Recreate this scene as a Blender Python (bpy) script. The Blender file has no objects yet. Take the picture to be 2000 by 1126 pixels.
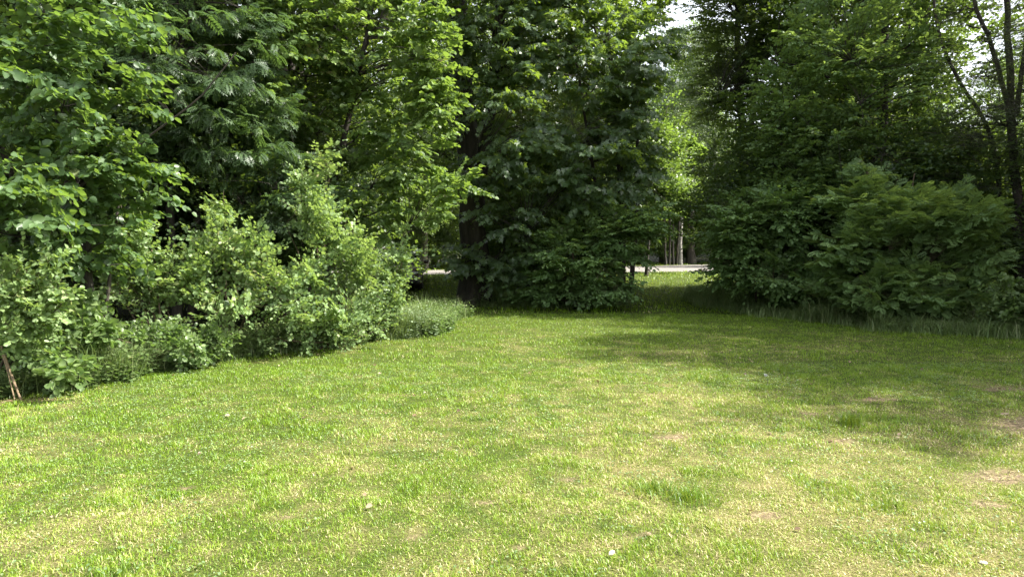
import bpy, math, random
import numpy as np

SC = bpy.context.scene
COL = SC.collection
R = np.random.default_rng(11)
random.seed(5)

# ------------------------------------------------------------------ camera, sky, sun, exposure
F = 1333.0            # focal length in photo pixels (2000 wide)
HORIZ = 488.0         # horizon row in the photo
CAMZ = 1.6
cam_data = bpy.data.cameras.new("camera")
cam_data.sensor_width = 36.0
cam_data.lens = 36.0 * F / 2000.0
cam_data.clip_end = 600.0
cam = bpy.data.objects.new("camera", cam_data)
COL.objects.link(cam)
PITCH = math.atan((563.0 - HORIZ) / F)
cam.location = (0, 0, CAMZ)
cam.rotation_euler = (math.pi / 2 - PITCH, 0, 0)
SC.camera = cam

SUN_AZ = 92.0         # degrees to the right of the view direction (+Y)
SUN_EL = 48.0
sdir = (math.sin(math.radians(SUN_AZ)) * math.cos(math.radians(SUN_EL)),
        math.cos(math.radians(SUN_AZ)) * math.cos(math.radians(SUN_EL)),
        math.sin(math.radians(SUN_EL)))
w = bpy.data.worlds.new("World")
SC.world = w
w.use_nodes = True
nt = w.node_tree
bg = nt.nodes["Background"]
sky = nt.nodes.new("ShaderNodeTexSky")
sky.sky_type = 'NISHITA'
sky.sun_disc = False
sky.sun_elevation = math.radians(SUN_EL)
sky.sun_rotation = math.radians(SUN_AZ)
sky.air_density = 1.0
sky.dust_density = 2.5
sky.ozone_density = 1.0
hs = nt.nodes.new("ShaderNodeHueSaturation")      # thin bright cloud veil: a paler sky
hs.inputs['Saturation'].default_value = 0.32
nt.links.new(sky.outputs[0], hs.inputs['Color'])
nt.links.new(hs.outputs[0], bg.inputs['Color'])
bg.inputs['Strength'].default_value = 0.14
sl = bpy.data.lights.new("sun", 'SUN')
sl.energy = 3.9
sl.angle = math.radians(0.6)
sl.color = (1.0, 0.95, 0.86)
so = bpy.data.objects.new("sun", sl)
COL.objects.link(so)
from mathutils import Vector
so.rotation_euler = Vector(sdir).to_track_quat('Z', 'Y').to_euler()
so.location = (20, 15, 30)

SC.view_settings.view_transform = 'Standard'
SC.view_settings.look = 'None'
SC.view_settings.exposure = 1.82
SC.view_settings.gamma = 1.0
SC.render.engine = 'CYCLES'
SC.cycles.max_bounces = 5
SC.cycles.diffuse_bounces = 3
SC.cycles.transmission_bounces = 3
SC.cycles.glossy_bounces = 2
SC.cycles.sample_clamp_indirect = 4.0

# ------------------------------------------------------------------ helpers
def world(px, py, Y):
    """photo pixel and depth -> world point (small pitch neglected)"""
    return np.array([(px - 1000.0) / F * Y, Y, CAMZ + (HORIZ - py) / F * Y])

def _hash(ix, iy, seed):
    h = (ix * 374761393 + iy * 668265263 + seed * 1442695041) & 0xffffffff
    h = ((h ^ (h >> 13)) * 1274126177) & 0xffffffff
    return ((h ^ (h >> 16)) & 0xffff) / 65535.0

def vnoise(x, y, seed=0):
    ix = np.floor(x).astype(np.int64); iy = np.floor(y).astype(np.int64)
    fx = x - ix; fy = y - iy
    fx = fx * fx * (3 - 2 * fx); fy = fy * fy * (3 - 2 * fy)
    a = _hash(ix, iy, seed); b = _hash(ix + 1, iy, seed)
    c = _hash(ix, iy + 1, seed); d = _hash(ix + 1, iy + 1, seed)
    return (a * (1 - fx) + b * fx) * (1 - fy) + (c * (1 - fx) + d * fx) * fy

def fbm(x, y, seed=0, octv=4):
    s = 0; a = 1.0; t = 0
    for i in range(octv):
        s = s + a * vnoise(x * 2 ** i, y * 2 ** i, seed + i * 17); t += a; a *= 0.55
    return s / t

def sstep(a, b, x):
    t = np.clip((x - a) / (b - a), 0, 1)
    return t * t * (3 - 2 * t)

def ground_z(x, y):
    x = np.asarray(x, float); y = np.asarray(y, float)
    z = 0.5 * sstep(20, 30, y) + 9.0 * sstep(66, 150, y)
    z = z + 0.03 * (fbm(x * 0.7, y * 0.7, 3, 3) - 0.5) * sstep(2, 6, y) * (1 - sstep(18, 26, y))
    return z

def link(o, parent=None):
    COL.objects.link(o)
    if parent is not None:
        o.parent = parent
    return o

def tag(o, label=None, cat=None, group=None, kind=None):
    if label: o['label'] = label
    if cat: o['category'] = cat
    if group: o['group'] = group
    if kind: o['kind'] = kind
    return o

def empty(name, loc):
    e = bpy.data.objects.new(name, None)
    e.location = loc
    e.empty_display_size = 0.3
    COL.objects.link(e)
    return e

def copy_tree(root, loc, rz, sc=1.0):
    r = root.copy(); COL.objects.link(r)
    r.location = loc; r.rotation_euler = (0, 0, rz); r.scale = (sc, sc, sc)
    for ch in list(root.children):
        c = ch.copy(); COL.objects.link(c); c.parent = r
    return r

def make_mesh(name, V, face_sizes, face_idx, mat, parent=None, attrs=None, smooth=False, origin=None):
    """V (n,3); face_sizes (f,), face_idx flat"""
    me = bpy.data.meshes.new(name)
    V = np.asarray(V, np.float32)
    if origin is not None:
        V = V - np.asarray(origin, np.float32)
    face_sizes = np.asarray(face_sizes, np.int32); face_idx = np.asarray(face_idx, np.int32)
    me.vertices.add(len(V)); me.vertices.foreach_set('co', V.ravel())
    me.loops.add(len(face_idx)); me.loops.foreach_set('vertex_index', face_idx)
    me.polygons.add(len(face_sizes))
    starts = np.concatenate([[0], np.cumsum(face_sizes)[:-1]]).astype(np.int32)
    me.polygons.foreach_set('loop_start', starts)
    me.update(calc_edges=True)
    if smooth:
        me.polygons.foreach_set('use_smooth', np.ones(len(face_sizes), bool))
    if attrs:
        for k, (dom, arr) in attrs.items():
            a = me.attributes.new(k, 'FLOAT', dom)
            a.data.foreach_set('value', np.asarray(arr, np.float32))
    me.materials.append(mat)
    o = bpy.data.objects.new(name, me)
    link(o, parent)
    return o

# ---- tube batches
class Tubes:
    def __init__(self):
        self.V = []; self.F = []; self.n = 0
    def add(self, P, Rad, sides=5):
        """P (B,n,3), Rad (B,n)"""
        P = np.asarray(P, float); Rad = np.asarray(Rad, float)
        if P.ndim == 2: P = P[None]; Rad = Rad[None]
        B, n, _ = P.shape
        T = np.gradient(P, axis=1)
        T /= np.linalg.norm(T, axis=2, keepdims=True) + 1e-9
        m = T.mean(axis=1)
        ref = np.where(np.abs(m[:, 2:3]) > 0.75, np.array([[1.0, 0.13, 0]]), np.array([[0, 0.1, 1.0]]))
        ref = np.repeat(ref[:, None, :], n, axis=1)
        U = np.cross(T, ref); U /= np.linalg.norm(U, axis=2, keepdims=True) + 1e-9
        W = np.cross(T, U)
        a = np.arange(sides) * 2 * np.pi / sides
        ring = P[:, :, None, :] + Rad[:, :, None, None] * (U[:, :, None, :] * np.cos(a)[None, None, :, None] + W[:, :, None, :] * np.sin(a)[None, None, :, None])
        self.V.append(ring.reshape(-1, 3))
        b = np.arange(B)[:, None, None] * (n * sides)
        i = np.arange(n - 1)[None, :, None] * sides
        j = np.arange(sides)[None, None, :]; j2 = (j + 1) % sides
        q = np.stack(np.broadcast_arrays(b + i + j, b + i + j2, b + i + sides + j2, b + i + sides + j), axis=-1).reshape(-1, 4)
        self.F.append(q + self.n)
        self.n += B * n * sides
    def build(self, name, mat, parent=None, origin=None, smooth=True):
        if not self.V: return None
        V = np.concatenate(self.V); Fq = np.concatenate(self.F)
        return make_mesh(name, V, np.full(len(Fq), 4), Fq.ravel(), mat, parent, smooth=smooth, origin=origin)

# ---- leaf templates: (verts, list of faces)
def T_round():
    h = [(0.36, .16), (0.46, .52), (0.27, .84)]
    v = [(0, 0, 0), (0, 1, 0)] + [(x, y, 0) for x, y in h] + [(-x, y, 0) for x, y in h]
    v = np.array(v, float); v[:, 2] = 0.22 * np.abs(v[:, 0]) - 0.28 * v[:, 1] ** 2
    return v, [[0, 2, 3, 4, 1], [1, 7, 6, 5, 0]]
def T_small():
    h = [(0.33, .25), (0.36, .68)]
    v = [(0, 0, 0), (0, 1, 0)] + [(x, y, 0) for x, y in h] + [(-x, y, 0) for x, y in h]
    v = np.array(v, float); v[:, 2] = 0.3 * np.abs(v[:, 0]) - 0.12 * v[:, 1] ** 2
    return v, [[0, 2, 3, 1], [1, 5, 4, 0]]
def T_maple():
    h = [(.28, -.06), (.56, .10), (.30, .27), (.68, .60), (.24, .56)]
    v = [(0, 0, 0), (0, 1.05, 0)] + [(x, y, 0) for x, y in h] + [(-x, y, 0) for x, y in h]
    v = np.array(v, float); v[:, 2] = 0.12 * np.abs(v[:, 0]) - 0.30 * np.clip(v[:, 1], 0, 2) ** 2 - 0.25 * v[:, 0] ** 2
    return v, [[0, 2, 3, 4, 5, 6, 1], [1, 11, 10, 9, 8, 7, 0]]
def T_pinnate(n=6, ll=.34, ww=.13, arch=.35, y0=.18):
    v = []; f = []
    for i in range(n):
        y = y0 + (1 - y0 - .12) * i / (n - 1)
        s = 1.0 - 0.35 * abs(i / (n - 1) - .45)
        for sd in (-1, 1):
            k = len(v)
            L = ll * s; dx = .93 * sd; dy = .36
            px, py = -dy * sd, dx * sd
            b = np.array([0, y, 0])
            mid = b + np.array([dx * L * .5, dy * L * .5, 0.03])
            v += [b, mid + np.array([dy, -abs(dx), 0]) * ww * .55, b + np.array([dx * L, dy * L, -0.03]), mid + np.array([-dy * sd * sd, abs(dx), 0]) * ww * .55]
            f.append([k, k + 1, k + 2, k + 3] if sd > 0 else [k, k + 3, k + 2, k + 1])
    k = len(v)
    v += [np.array([0, .86, 0]), np.array([.05, 1.0, 0]), np.array([0, 1.16, -.02]), np.array([-.05, 1.0, 0])]
    f.append([k, k + 1, k + 2, k + 3])
    v = np.array(v, float); v[:, 2] -= arch * v[:, 1] ** 2
    return v, f
def T_clump(n=6, seed=1, spread=.5, size=.42):
    r = np.random.default_rng(seed); v = []; f = []
    for i in range(n):
        c = r.uniform(-spread, spread, 3) * (1, 1, .5) + (0, .5, 0)
        a = r.normal(size=3) * (1, 1, .35); a[1] += .5; a /= np.linalg.norm(a)
        nn = r.normal(size=3) * .45 + (0, 0, 1); s = np.cross(a, nn); s /= np.linalg.norm(s)
        k = len(v); L = size * r.uniform(.8, 1.2)
        v += [c, c + a * L * .5 + s * L * .36, c + a * L, c + a * L * .5 - s * L * .36]
        f.append([k, k + 1, k + 2, k + 3])
    return np.array(v, float), f
TEMPL = {'round': T_round(), 'small': T_small(), 'maple': T_maple(), 'rowan': T_pinnate(), 'ash': T_pinnate(5, .38, .21, .18),
         'clump': T_clump(6, 3), 'clump2': T_clump(5, 8, .55, .4), 'needle': T_pinnate(7, .22, .03, .1, .05),
         'fern': T_pinnate(11, .24, .055, .45, .12)}

class Leaves:
    """collects leaf placements for one mesh"""
    def __init__(self): self.c = []
    def add(self, P, A, N, size, rnd):
        self.c.append((P, A, N, size, rnd))
    def build(self, name, kind, mat, parent=None, origin=None):
        P = np.concatenate([c[0] for c in self.c]); A = np.concatenate([c[1] for c in self.c])
        N = np.concatenate([c[2] for c in self.c]); S = np.concatenate([c[3] for c in self.c]); Q = np.concatenate([c[4] for c in self.c])
        A = A / (np.linalg.norm(A, axis=1, keepdims=True) + 1e-9)
        X = np.cross(A, N); X /= np.linalg.norm(X, axis=1, keepdims=True) + 1e-9
        Z = np.cross(X, A)
        tv, tf = TEMPL[kind]
        nL = len(P)
        wob = 1 + R.normal(size=(nL, 1, 1)) * .12
        V = P[:, None, :] + S[:, None, None] * (tv[None, :, 0:1] * X[:, None, :] * wob + tv[None, :, 1:2] * A[:, None, :] + tv[None, :, 2:3] * Z[:, None, :])
        fs = np.array([len(f) for f in tf]); fi = np.concatenate([np.array(f) for f in tf])
        FI = (fi[None, :] + (np.arange(nL) * len(tv))[:, None]).ravel()
        FS = np.tile(fs, nL)
        q = np.repeat(Q, len(tf))
        if len(tf) > 2: q = np.clip(q + R.normal(size=len(q)) * .05, 0, 1)
        return make_mesh(name, V.reshape(-1, 3), FS, FI, mat, parent, attrs={'rnd': ('FACE', q)}, origin=origin)

def unit(v): return v / (np.linalg.norm(v, axis=-1, keepdims=True) + 1e-9)

def twig_leaves(lv, S, D, L, N, nleaf, size, droop=.2, spread=.8, jit=.35, tone=None, tubes=None, trad=.003, ldroop=.25, lvar=.25):
    """S,D,N (T,3); L (T,). adds nleaf alternating leaves per twig"""
    T = len(S)
    D = unit(D); side = unit(np.cross(D, N))
    t = (np.arange(nleaf) + .6) / nleaf
    t = np.clip(t[None, :] + R.normal(size=(T, nleaf)) * .03, .02, 1.0)
    pos = S[:, None, :] + D[:, None, :] * (L[:, None] * t)[:, :, None]
    pos[:, :, 2] -= droop * L[:, None] * t ** 2
    sg = np.where(np.arange(nleaf) % 2 == 0, 1., -1.)[None, :] * np.where(R.random((T, 1)) < .5, 1, -1)
    ax = D[:, None, :] * (.35 + .8 * t[:, :, None] ** 2) + side[:, None, :] * (sg * spread * (1 - .6 * t ** 3))[:, :, None] + R.normal(size=(T, nleaf, 3)) * .22
    ax[:, :, 2] -= ldroop
    nn = N[:, None, :] + R.normal(size=(T, nleaf, 3)) * jit
    if tone is None: tone = R.random(T)
    rnd = np.clip(tone[:, None] * .55 + R.random((T, nleaf)) * .45, 0, 1)
    sz = size * (1 + R.normal(size=(T, nleaf)) * lvar * .7) * (1 - .25 * t ** 2)
    sz = np.clip(sz, size * .4, size * 1.6)
    lv.add(pos.reshape(-1, 3), ax.reshape(-1, 3), nn.reshape(-1, 3), sz.ravel(), rnd.ravel())
    if tubes is not None:
        tt = np.array([0, .5, 1.0])
        P = S[:, None, :] + D[:, None, :] * (L[:, None] * tt[None])[:, :, None]
        P[:, :, 2] -= droop * L[:, None] * tt[None] ** 2
        tubes.add(P, np.broadcast_to(np.array([trad, trad * .75, trad * .4]), (T, 3)), 3)

def bezier(a, b, c, n=8):
    """quadratic through control b. a,b,c (B,3)"""
    t = np.linspace(0, 1, n)[None, :, None]
    return (1 - t) ** 2 * a[:, None, :] + 2 * (1 - t) * t * b[:, None, :] + t ** 2 * c[:, None, :]

def ell(px, py, Y, rx, rz, ry):
    """crown lobe: photo-pixel centre and radii at depth Y (ry in metres)"""
    c = world(px, py, Y)
    return (c, np.array([rx / F * Y, ry, rz / F * Y]))

def sample_ells(ells, n, inner=.5):
    vol = np.array([np.prod(e[1]) ** (2 / 3.) for e in ells]); vol /= vol.sum()
    k = R.choice(len(ells), n, p=vol)
    C = np.array([e[0] for e in ells])[k]; Rr = np.array([e[1] for e in ells])[k]
    d = unit(R.normal(size=(n, 3)))
    rr = (inner + (1 - inner) * R.random(n) ** .7)
    lump = 1 + .18 * (R.random(n) - .5)
    P = C + d * Rr * (rr * lump)[:, None]
    return P, unit(d / Rr)

def spline(pts, n):
    pts = np.array(pts, float); m = len(pts)
    seg = np.linalg.norm(np.diff(pts, axis=0), axis=1); s = np.concatenate([[0], np.cumsum(seg)]); s /= s[-1]
    t = np.linspace(0, 1, n)
    # Catmull-Rom-ish: smooth the linear interpolation
    out = np.stack([np.interp(t, s, pts[:, i]) for i in range(3)], 1)
    for _ in range(2):
        o2 = out.copy(); o2[1:-1] = .25 * out[:-2] + .5 * out[1:-1] + .25 * out[2:]; out = o2
    return out

def make_tree(name, label, cat, trunks, ells, n_spray, leaf, lsize, lmat, bmat, group=None,
              n_limb=14, twigs=6, nleaf=8, tlen=.35, up=.25, flat=1.0, jit=.35, droop=.2, ldroop=.25, inner=.45,
              limb_r=.035, twig_tubes=True, trad=.003, face=0.0, root_flare=True, tonebias=0.0, limb_rise=.45, minz=.25):
    """trunks: list of (points, r0, r1). Everything is one tree: trunk(s), branches, crown."""
    base = np.array(trunks[0][0][0], float)
    root = empty(name, base)
    tag(root, label, cat, group)
    sk = []; skr = []
    for (pts, r0, r1) in trunks:
        n = 22
        P = spline(pts, n)
        P[1:-1] += R.normal(size=(n - 2, 3)) * r0 * .12 * np.array([1, 1, .2])
        t = np.linspace(0, 1, n)
        rad = r0 + (r1 - r0) * t
        if root_flare: rad = rad * (1 + .45 * np.exp(-t * 22))
        tb = Tubes(); tb.add(P, rad, 10)
        tb.build('trunk', bmat, root, origin=base)
        sk.append(P); skr.append(rad)
    TP = np.concatenate(sk); TR = np.concatenate(skr)
    # limbs
    br = Tubes()
    tips, _ = sample_ells(ells, n_limb, .1)
    d = np.linalg.norm((tips[:, None, :2] - TP[None, :, :2]), axis=2)
    want = tips[:, None, 2] - limb_rise * d
    cost = np.abs(TP[None, :, 2] - want) + .35 * d
    a = TP[cost.argmin(1)]; ar = TR[cost.argmin(1)]
    mid = a * .5 + tips * .5; mid[:, 2] += .12 * np.linalg.norm(tips - a, axis=1) + R.normal(size=n_limb) * .1
    mid[:, :2] += R.normal(size=(n_limb, 2)) * .12 * np.linalg.norm(tips - a, axis=1)[:, None]
    LP = bezier(a, mid, tips, 12)
    LP[:, 2:-1] += R.normal(size=(n_limb, 9, 3)) * .03
    lr = np.minimum(ar * .5, limb_r * (1 + .2 * np.linalg.norm(tips - a, axis=1)))
    rr = lr[:, None] * np.linspace(1, .25, 12)[None]
    br.add(LP, rr, 6)
    SK = np.concatenate([TP, LP[:, 3:].reshape(-1, 3)]); SR = np.concatenate([TR * .4, rr[:, 3:].ravel()])
    # sprays
    P, out = sample_ells(ells, n_spray, inner)
    keep = P[:, 2] > ground_z(P[:, 0], P[:, 1]) + minz
    P = P[keep]; out = out[keep]; M = len(P)
    best = np.empty(M, int)
    for i in range(0, M, 400):
        dd = P[i:i + 400, None, :] - SK[None]
        c = np.linalg.norm(dd, axis=2) + 1.2 * np.clip(-dd[:, :, 2] + .0, 0, 9)
        best[i:i + 400] = c.argmin(1)
    A = SK[best]; AR = SR[best]
    dist = np.linalg.norm(P - A, axis=1)
    m = A * .5 + P * .5; m[:, 2] += .14 * dist; m += R.normal(size=(M, 3)) * .08 * dist[:, None]
    BP = bezier(A, m, P, 6)
    r0 = np.minimum(AR * .7, .006 + .007 * dist)
    br.add(BP, r0[:, None] * np.linspace(1, .3, 6)[None], 4)
    D = unit(BP[:, -1] - BP[:, -3]) * .5 + out * .8
    D[:, 2] = D[:, 2] * .35 + up
    D = unit(D)
    N = np.tile(np.array([0, 0, 1.0]), (M, 1)) * flat + out * .45 + R.normal(size=(M, 3)) * .25
    N[:, 1] -= face
    N = unit(N - D * (N * D).sum(1, keepdims=True))
    tone = np.clip(R.random(M) + tonebias, 0, 1)
    K = twigs
    side = np.cross(D, N)
    k = np.arange(K); ang = np.where(k % 2 == 0, 1, -1) * (0.35 + .75 * R.random((M, K))); ang[:, 0] *= .2
    S = P[:, None, :] - D[:, None, :] * (tlen * (k / K * 1.1))[None, :, None] + R.normal(size=(M, K, 3)) * tlen * .10
    TD = D[:, None, :] * np.cos(ang)[:, :, None] + side[:, None, :] * np.sin(ang)[:, :, None]
    Ln = tlen * (.65 + .6 * R.random((M, K)))
    lv = Leaves()
    NN = np.repeat(N, K, 0) + R.normal(size=(M * K, 3)) * .15
    twig_leaves(lv, S.reshape(-1, 3), TD.reshape(-1, 3), Ln.ravel(), unit(NN), nleaf, lsize, droop=droop, jit=jit,
                tone=np.repeat(tone, K), tubes=br if twig_tubes else None, trad=trad, ldroop=ldroop)
    br.build('branches', bmat, root, origin=base)
    lv.build('crown', leaf, lmat, root, origin=base)
    return root

def make_shrub(name, label, bases, spires, leaf, lsize, lmat, bmat, cat='shrub', group=None, stems_per=3, side=30, slen=.33,
               nleaf=8, jit=.5, bushy=.8, stem_r=.012, start=.22, curve=.25):
    """bases: list of ground points (x,y); spires: list of (tip point, width)"""
    b0 = np.array([bases[0][0], bases[0][1], float(ground_z(*bases[0]))])
    root = empty(name, b0); tag(root, label, cat, group)
    tb = Tubes(); lv = Leaves()
    for (tip, wd) in spires:
        for s in range(stems_per):
            bb = np.array(bases[0]) * .55 + .45 * np.array(bases[R.integers(len(bases))])
            a = np.array([bb[0] + R.normal() * .05, bb[1] + R.normal() * .05, 0.0]); a[2] = ground_z(a[0], a[1]) - .02
            h = tip[2] - a[2]
            t1 = tip + R.normal(size=3) * np.array([wd, wd, .10 * h]) * (1.0 if s else .15)
            if s: t1[2] = a[2] + (t1[2] - a[2]) * R.uniform(.65, 1.0)
            m = a * .5 + t1 * .5; m[:2] = m[:2] * (1 - curve) + a[:2] * curve; m[:2] += R.normal(size=2) * .1; m[2] += .1 * h
            P = bezier(a[None], m[None], t1[None], 14)[0]
            P[1:-1] += R.normal(size=(12, 3)) * .015
            tb.add(P, np.linspace(stem_r * (1 + .3 * h), .003, 14), 5)
            tb.add(np.linspace(b0 + (0, 0, .004), a + (0, 0, .03), 4), np.full(4, stem_r * 1.3), 5)
            t = start + (1 - start) * R.random(side) ** .9
            idx = t * 13; i0 = np.clip(idx.astype(int), 0, 12); fr = (idx - i0)[:, None]
            SP = P[i0] * (1 - fr) + P[i0 + 1] * fr
            tan = unit(P[i0 + 1] - P[i0])
            rd = R.normal(size=(side, 3)); rd -= tan * (rd * tan).sum(1, keepdims=True); rd = unit(rd)
            D = unit(tan * .55 + rd * bushy + np.array([0, 0, .15]))
            L = slen * (.5 + .8 * R.random(side)) * (1.25 - .75 * t) * 1.2
            N = unit(np.array([0, 0, .9]) + rd * .5 + R.normal(size=(side, 3)) * .35)
            tone = R.random(side) * .7 + .3 * t
            twig_leaves(lv, SP, D, L, N, nleaf, lsize, droop=.1, jit=jit, tone=tone, tubes=tb, trad=.0025, ldroop=.05)
            # second order twigs
            n2 = side
            j = R.integers(side, size=n2); u = R.uniform(.3, .9, n2)
            S2 = SP[j] + D[j] * (L[j] * u)[:, None]
            D2 = unit(D[j] * .6 + R.normal(size=(n2, 3)) * .6 + np.array([0, 0, .1]))
            twig_leaves(lv, S2, D2, L[j] * .6, unit(N[j] + R.normal(size=(n2, 3)) * .3), max(4, nleaf - 3), lsize * .92, droop=.1, jit=jit, tone=tone[j], tubes=tb, trad=.002, ldroop=.05)
    tb.build('stems', bmat, root, origin=b0)
    lv.build('foliage', leaf, lmat, root, origin=b0)
    return root

# ------------------------------------------------------------------ materials
def nodes(name):
    m = bpy.data.materials.new(name); m.use_nodes = True
    t = m.node_tree; t.nodes.clear()
    return m, t
def ramp(t, stops, fac):
    r = t.nodes.new("ShaderNodeValToRGB"); cr = r.color_ramp
    while len(cr.elements) < len(stops): cr.elements.new(.5)
    for e, (p, c) in zip(cr.elements, stops): e.position = p; e.color = (*c, 1)
    t.links.new(fac, r.inputs[0]); return r.outputs[0]

def leaf_mat(name, cols, trans=(.20, .34, .03), tfac=.42, rough=.42, spec=.5, var=.25, sat=.80):
    m, t = nodes(name)
    out = t.nodes.new("ShaderNodeOutputMaterial")
    at = t.nodes.new("ShaderNodeAttribute"); at.attribute_name = 'rnd'
    col = ramp(t, cols, at.outputs['Fac'])
    oi = t.nodes.new("ShaderNodeTexCoord")
    nz = t.nodes.new("ShaderNodeTexNoise"); nz.inputs['Scale'].default_value = 1.3; nz.inputs['Detail'].default_value = 2
    t.links.new(oi.outputs['Object'], nz.inputs['Vector'])
    mr = t.nodes.new("ShaderNodeMapRange"); mr.inputs[1].default_value = .3; mr.inputs[2].default_value = .7
    mr.inputs[3].default_value = 1 - var; mr.inputs[4].default_value = 1 + var
    t.links.new(nz.outputs['Fac'], mr.inputs[0])
    hv = t.nodes.new("ShaderNodeHueSaturation"); hv.inputs['Saturation'].default_value = sat; t.links.new(col, hv.inputs['Color']); t.links.new(mr.outputs[0], hv.inputs['Value'])
    p = t.nodes.new("ShaderNodeBsdfPrincipled")
    p.inputs['Roughness'].default_value = rough; p.inputs['Specular IOR Level'].default_value = spec
    t.links.new(hv.outputs[0], p.inputs['Base Color'])
    tr = t.nodes.new("ShaderNodeBsdfTranslucent")
    mx = t.nodes.new("ShaderNodeMix"); mx.data_type = 'RGBA'; mx.blend_type = 'MIX'; mx.inputs[0].default_value = .75
    t.links.new(hv.outputs[0], mx.inputs[6]); mx.inputs[7].default_value = (*trans, 1)
    t.links.new(mx.outputs[2], tr.inputs['Color'])
    ms = t.nodes.new("ShaderNodeMixShader"); ms.inputs[0].default_value = tfac
    t.links.new(p.outputs[0], ms.inputs[1]); t.links.new(tr.outputs[0], ms.inputs[2])
    t.links.new(ms.outputs[0], out.inputs[0])
    return m

M_HAZEL = leaf_mat("hazel_leaf", [(0, (.04, .09, .024)), (.6, (.07, .15, .035)), (.93, (.11, .20, .045)), (1, (.18, .21, .06))], trans=(.24, .38, .035))
M_LIME = leaf_mat("lime_leaf", [(0, (.05, .11, .02)), (.5, (.11, .20, .03)), (.92, (.19, .29, .05)), (1, (.27, .17, .09))], trans=(.28, .42, .04))
M_ROWAN = leaf_mat("rowan_leaf", [(0, (.032, .075, .024)), (.7, (.06, .12, .035)), (1, (.10, .17, .05))], trans=(.16, .28, .04), tfac=.36)
M_MAPLE = leaf_mat("maple_leaf", [(0, (.042, .082, .034)), (.6, (.07, .13, .047)), (1, (.115, .185, .065))], trans=(.34, .50, .03), rough=.36, spec=.6)
M_SHRUB = leaf_mat("shrub_leaf", [(0, (.065, .14, .035)), (.4, (.15, .26, .06)), (.85, (.25, .38, .10)), (1, (.40, .36, .12))], trans=(.34, .48, .07), rough=.45, spec=.4)
M_ALDER = leaf_mat("alder_leaf", [(0, (.045, .085, .022)), (.7, (.08, .14, .034)), (1, (.12, .19, .045))], trans=(.28, .38, .04))
M_ASH = leaf_mat("ash_leaf", [(0, (.08, .16, .042)), (.7, (.145, .26, .06)), (1, (.20, .33, .085))], trans=(.34, .48, .06), rough=.5, spec=.3)
M_ASH2 = leaf_mat("young_ash_leaf", [(0, (.085, .17, .045)), (.7, (.155, .275, .06)), (1, (.22, .36, .09))], trans=(.36, .50, .07), rough=.5, spec=.2)
M_HAZEL2 = leaf_mat("bush_hazel_leaf", [(0, (.075, .16, .035)), (.6, (.135, .26, .05)), (.95, (.20, .34, .075)), (1, (.24, .29, .09))], trans=(.28, .42, .05))
M_WOOD = leaf_mat("woodland_leaf", [(0, (.03, .065, .018)), (.7, (.06, .12, .03)), (1, (.11, .18, .04))], trans=(.24, .36, .03), tfac=.45)
M_WILLOW = leaf_mat("willow_leaf", [(0, (.05, .09, .03)), (.7, (.09, .14, .05)), (1, (.13, .18, .07))], trans=(.18, .26, .06))
M_LARCH = leaf_mat("larch_needle", [(0, (.03, .055, .02)), (1, (.07, .11, .035))], trans=(.20, .28, .04))
M_FERN = leaf_mat("fern_frond", [(0, (.05, .12, .03)), (1, (.10, .20, .05))], trans=(.2, .36, .04))
M_HERB = leaf_mat("herb_leaf", [(0, (.06, .13, .03)), (.6, (.13, .22, .042)), (.93, (.21, .30, .07)), (1, (.30, .32, .10))], trans=(.22, .36, .05))
M_SILVER = leaf_mat("silvery_leaf", [(0, (.11, .19, .08)), (1, (.26, .36, .17))], trans=(.24, .36, .1), tfac=.3)
M_TALL = leaf_mat("tall_grass_blade", [(0, (.09, .17, .03)), (.65, (.18, .27, .055)), (.88, (.32, .35, .13)), (1, (.52, .45, .27))], trans=(.26, .36, .06), tfac=.35, rough=.5)
M_BLADE = leaf_mat("lawn_blade", [(0, (.07, .14, .02)), (.30, (.15, .255, .03)), (.55, (.235, .345, .05)), (.74, (.34, .38, .11)), (.88, (.52, .46, .24)), (1, (.66, .58, .38))], trans=(.42, .50, .06), tfac=.30, rough=.42, spec=.45, var=.10, sat=1.10)

M_CRUMB = leaf_mat('soil_crumb', [(0, (.07, .05, .03)), (.6, (.22, .16, .10)), (1, (.50, .42, .30))], trans=(.1, .08, .05), tfac=.02, rough=.9, spec=.1, sat=.9)
def bark_mat(name, a, b, scale=9, stretch=.25, bump=.4):
    m, t = nodes(name)
    out = t.nodes.new("ShaderNodeOutputMaterial"); p = t.nodes.new("ShaderNodeBsdfPrincipled")
    tc = t.nodes.new("ShaderNodeTexCoord"); mp = t.nodes.new("ShaderNodeMapping"); mp.inputs['Scale'].default_value = (1, 1, stretch)
    nz = t.nodes.new("ShaderNodeTexNoise"); nz.inputs['Scale'].default_value = scale; nz.inputs['Detail'].default_value = 6; nz.inputs['Roughness'].default_value = .7
    t.links.new(tc.outputs['Object'], mp.inputs[0]); t.links.new(mp.outputs[0], nz.inputs['Vector'])
    c = ramp(t, [(.35, a), (.65, b)], nz.outputs['Fac']); t.links.new(c, p.inputs['Base Color'])
    p.inputs['Roughness'].default_value = .9
    bm = t.nodes.new("ShaderNodeBump"); bm.inputs['Strength'].default_value = bump; bm.inputs['Distance'].default_value = .03
    t.links.new(nz.outputs['Fac'], bm.inputs['Height']); t.links.new(bm.outputs[0], p.inputs['Normal'])
    t.links.new(p.outputs[0], out.inputs[0])
    return m
B_DARK = bark_mat("dark_bark", (.014, .012, .009), (.062, .052, .040), 7, .18, .8)
B_GREY = bark_mat("grey_bark", (.05, .045, .035), (.14, .12, .095), 12)
B_TWIG = bark_mat("twig_bark", (.05, .035, .022), (.13, .095, .06), 20)
B_BIRCH = bark_mat("birch_bark", (.10, .08, .06), (.62, .58, .52), 7, 3.5)
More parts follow.
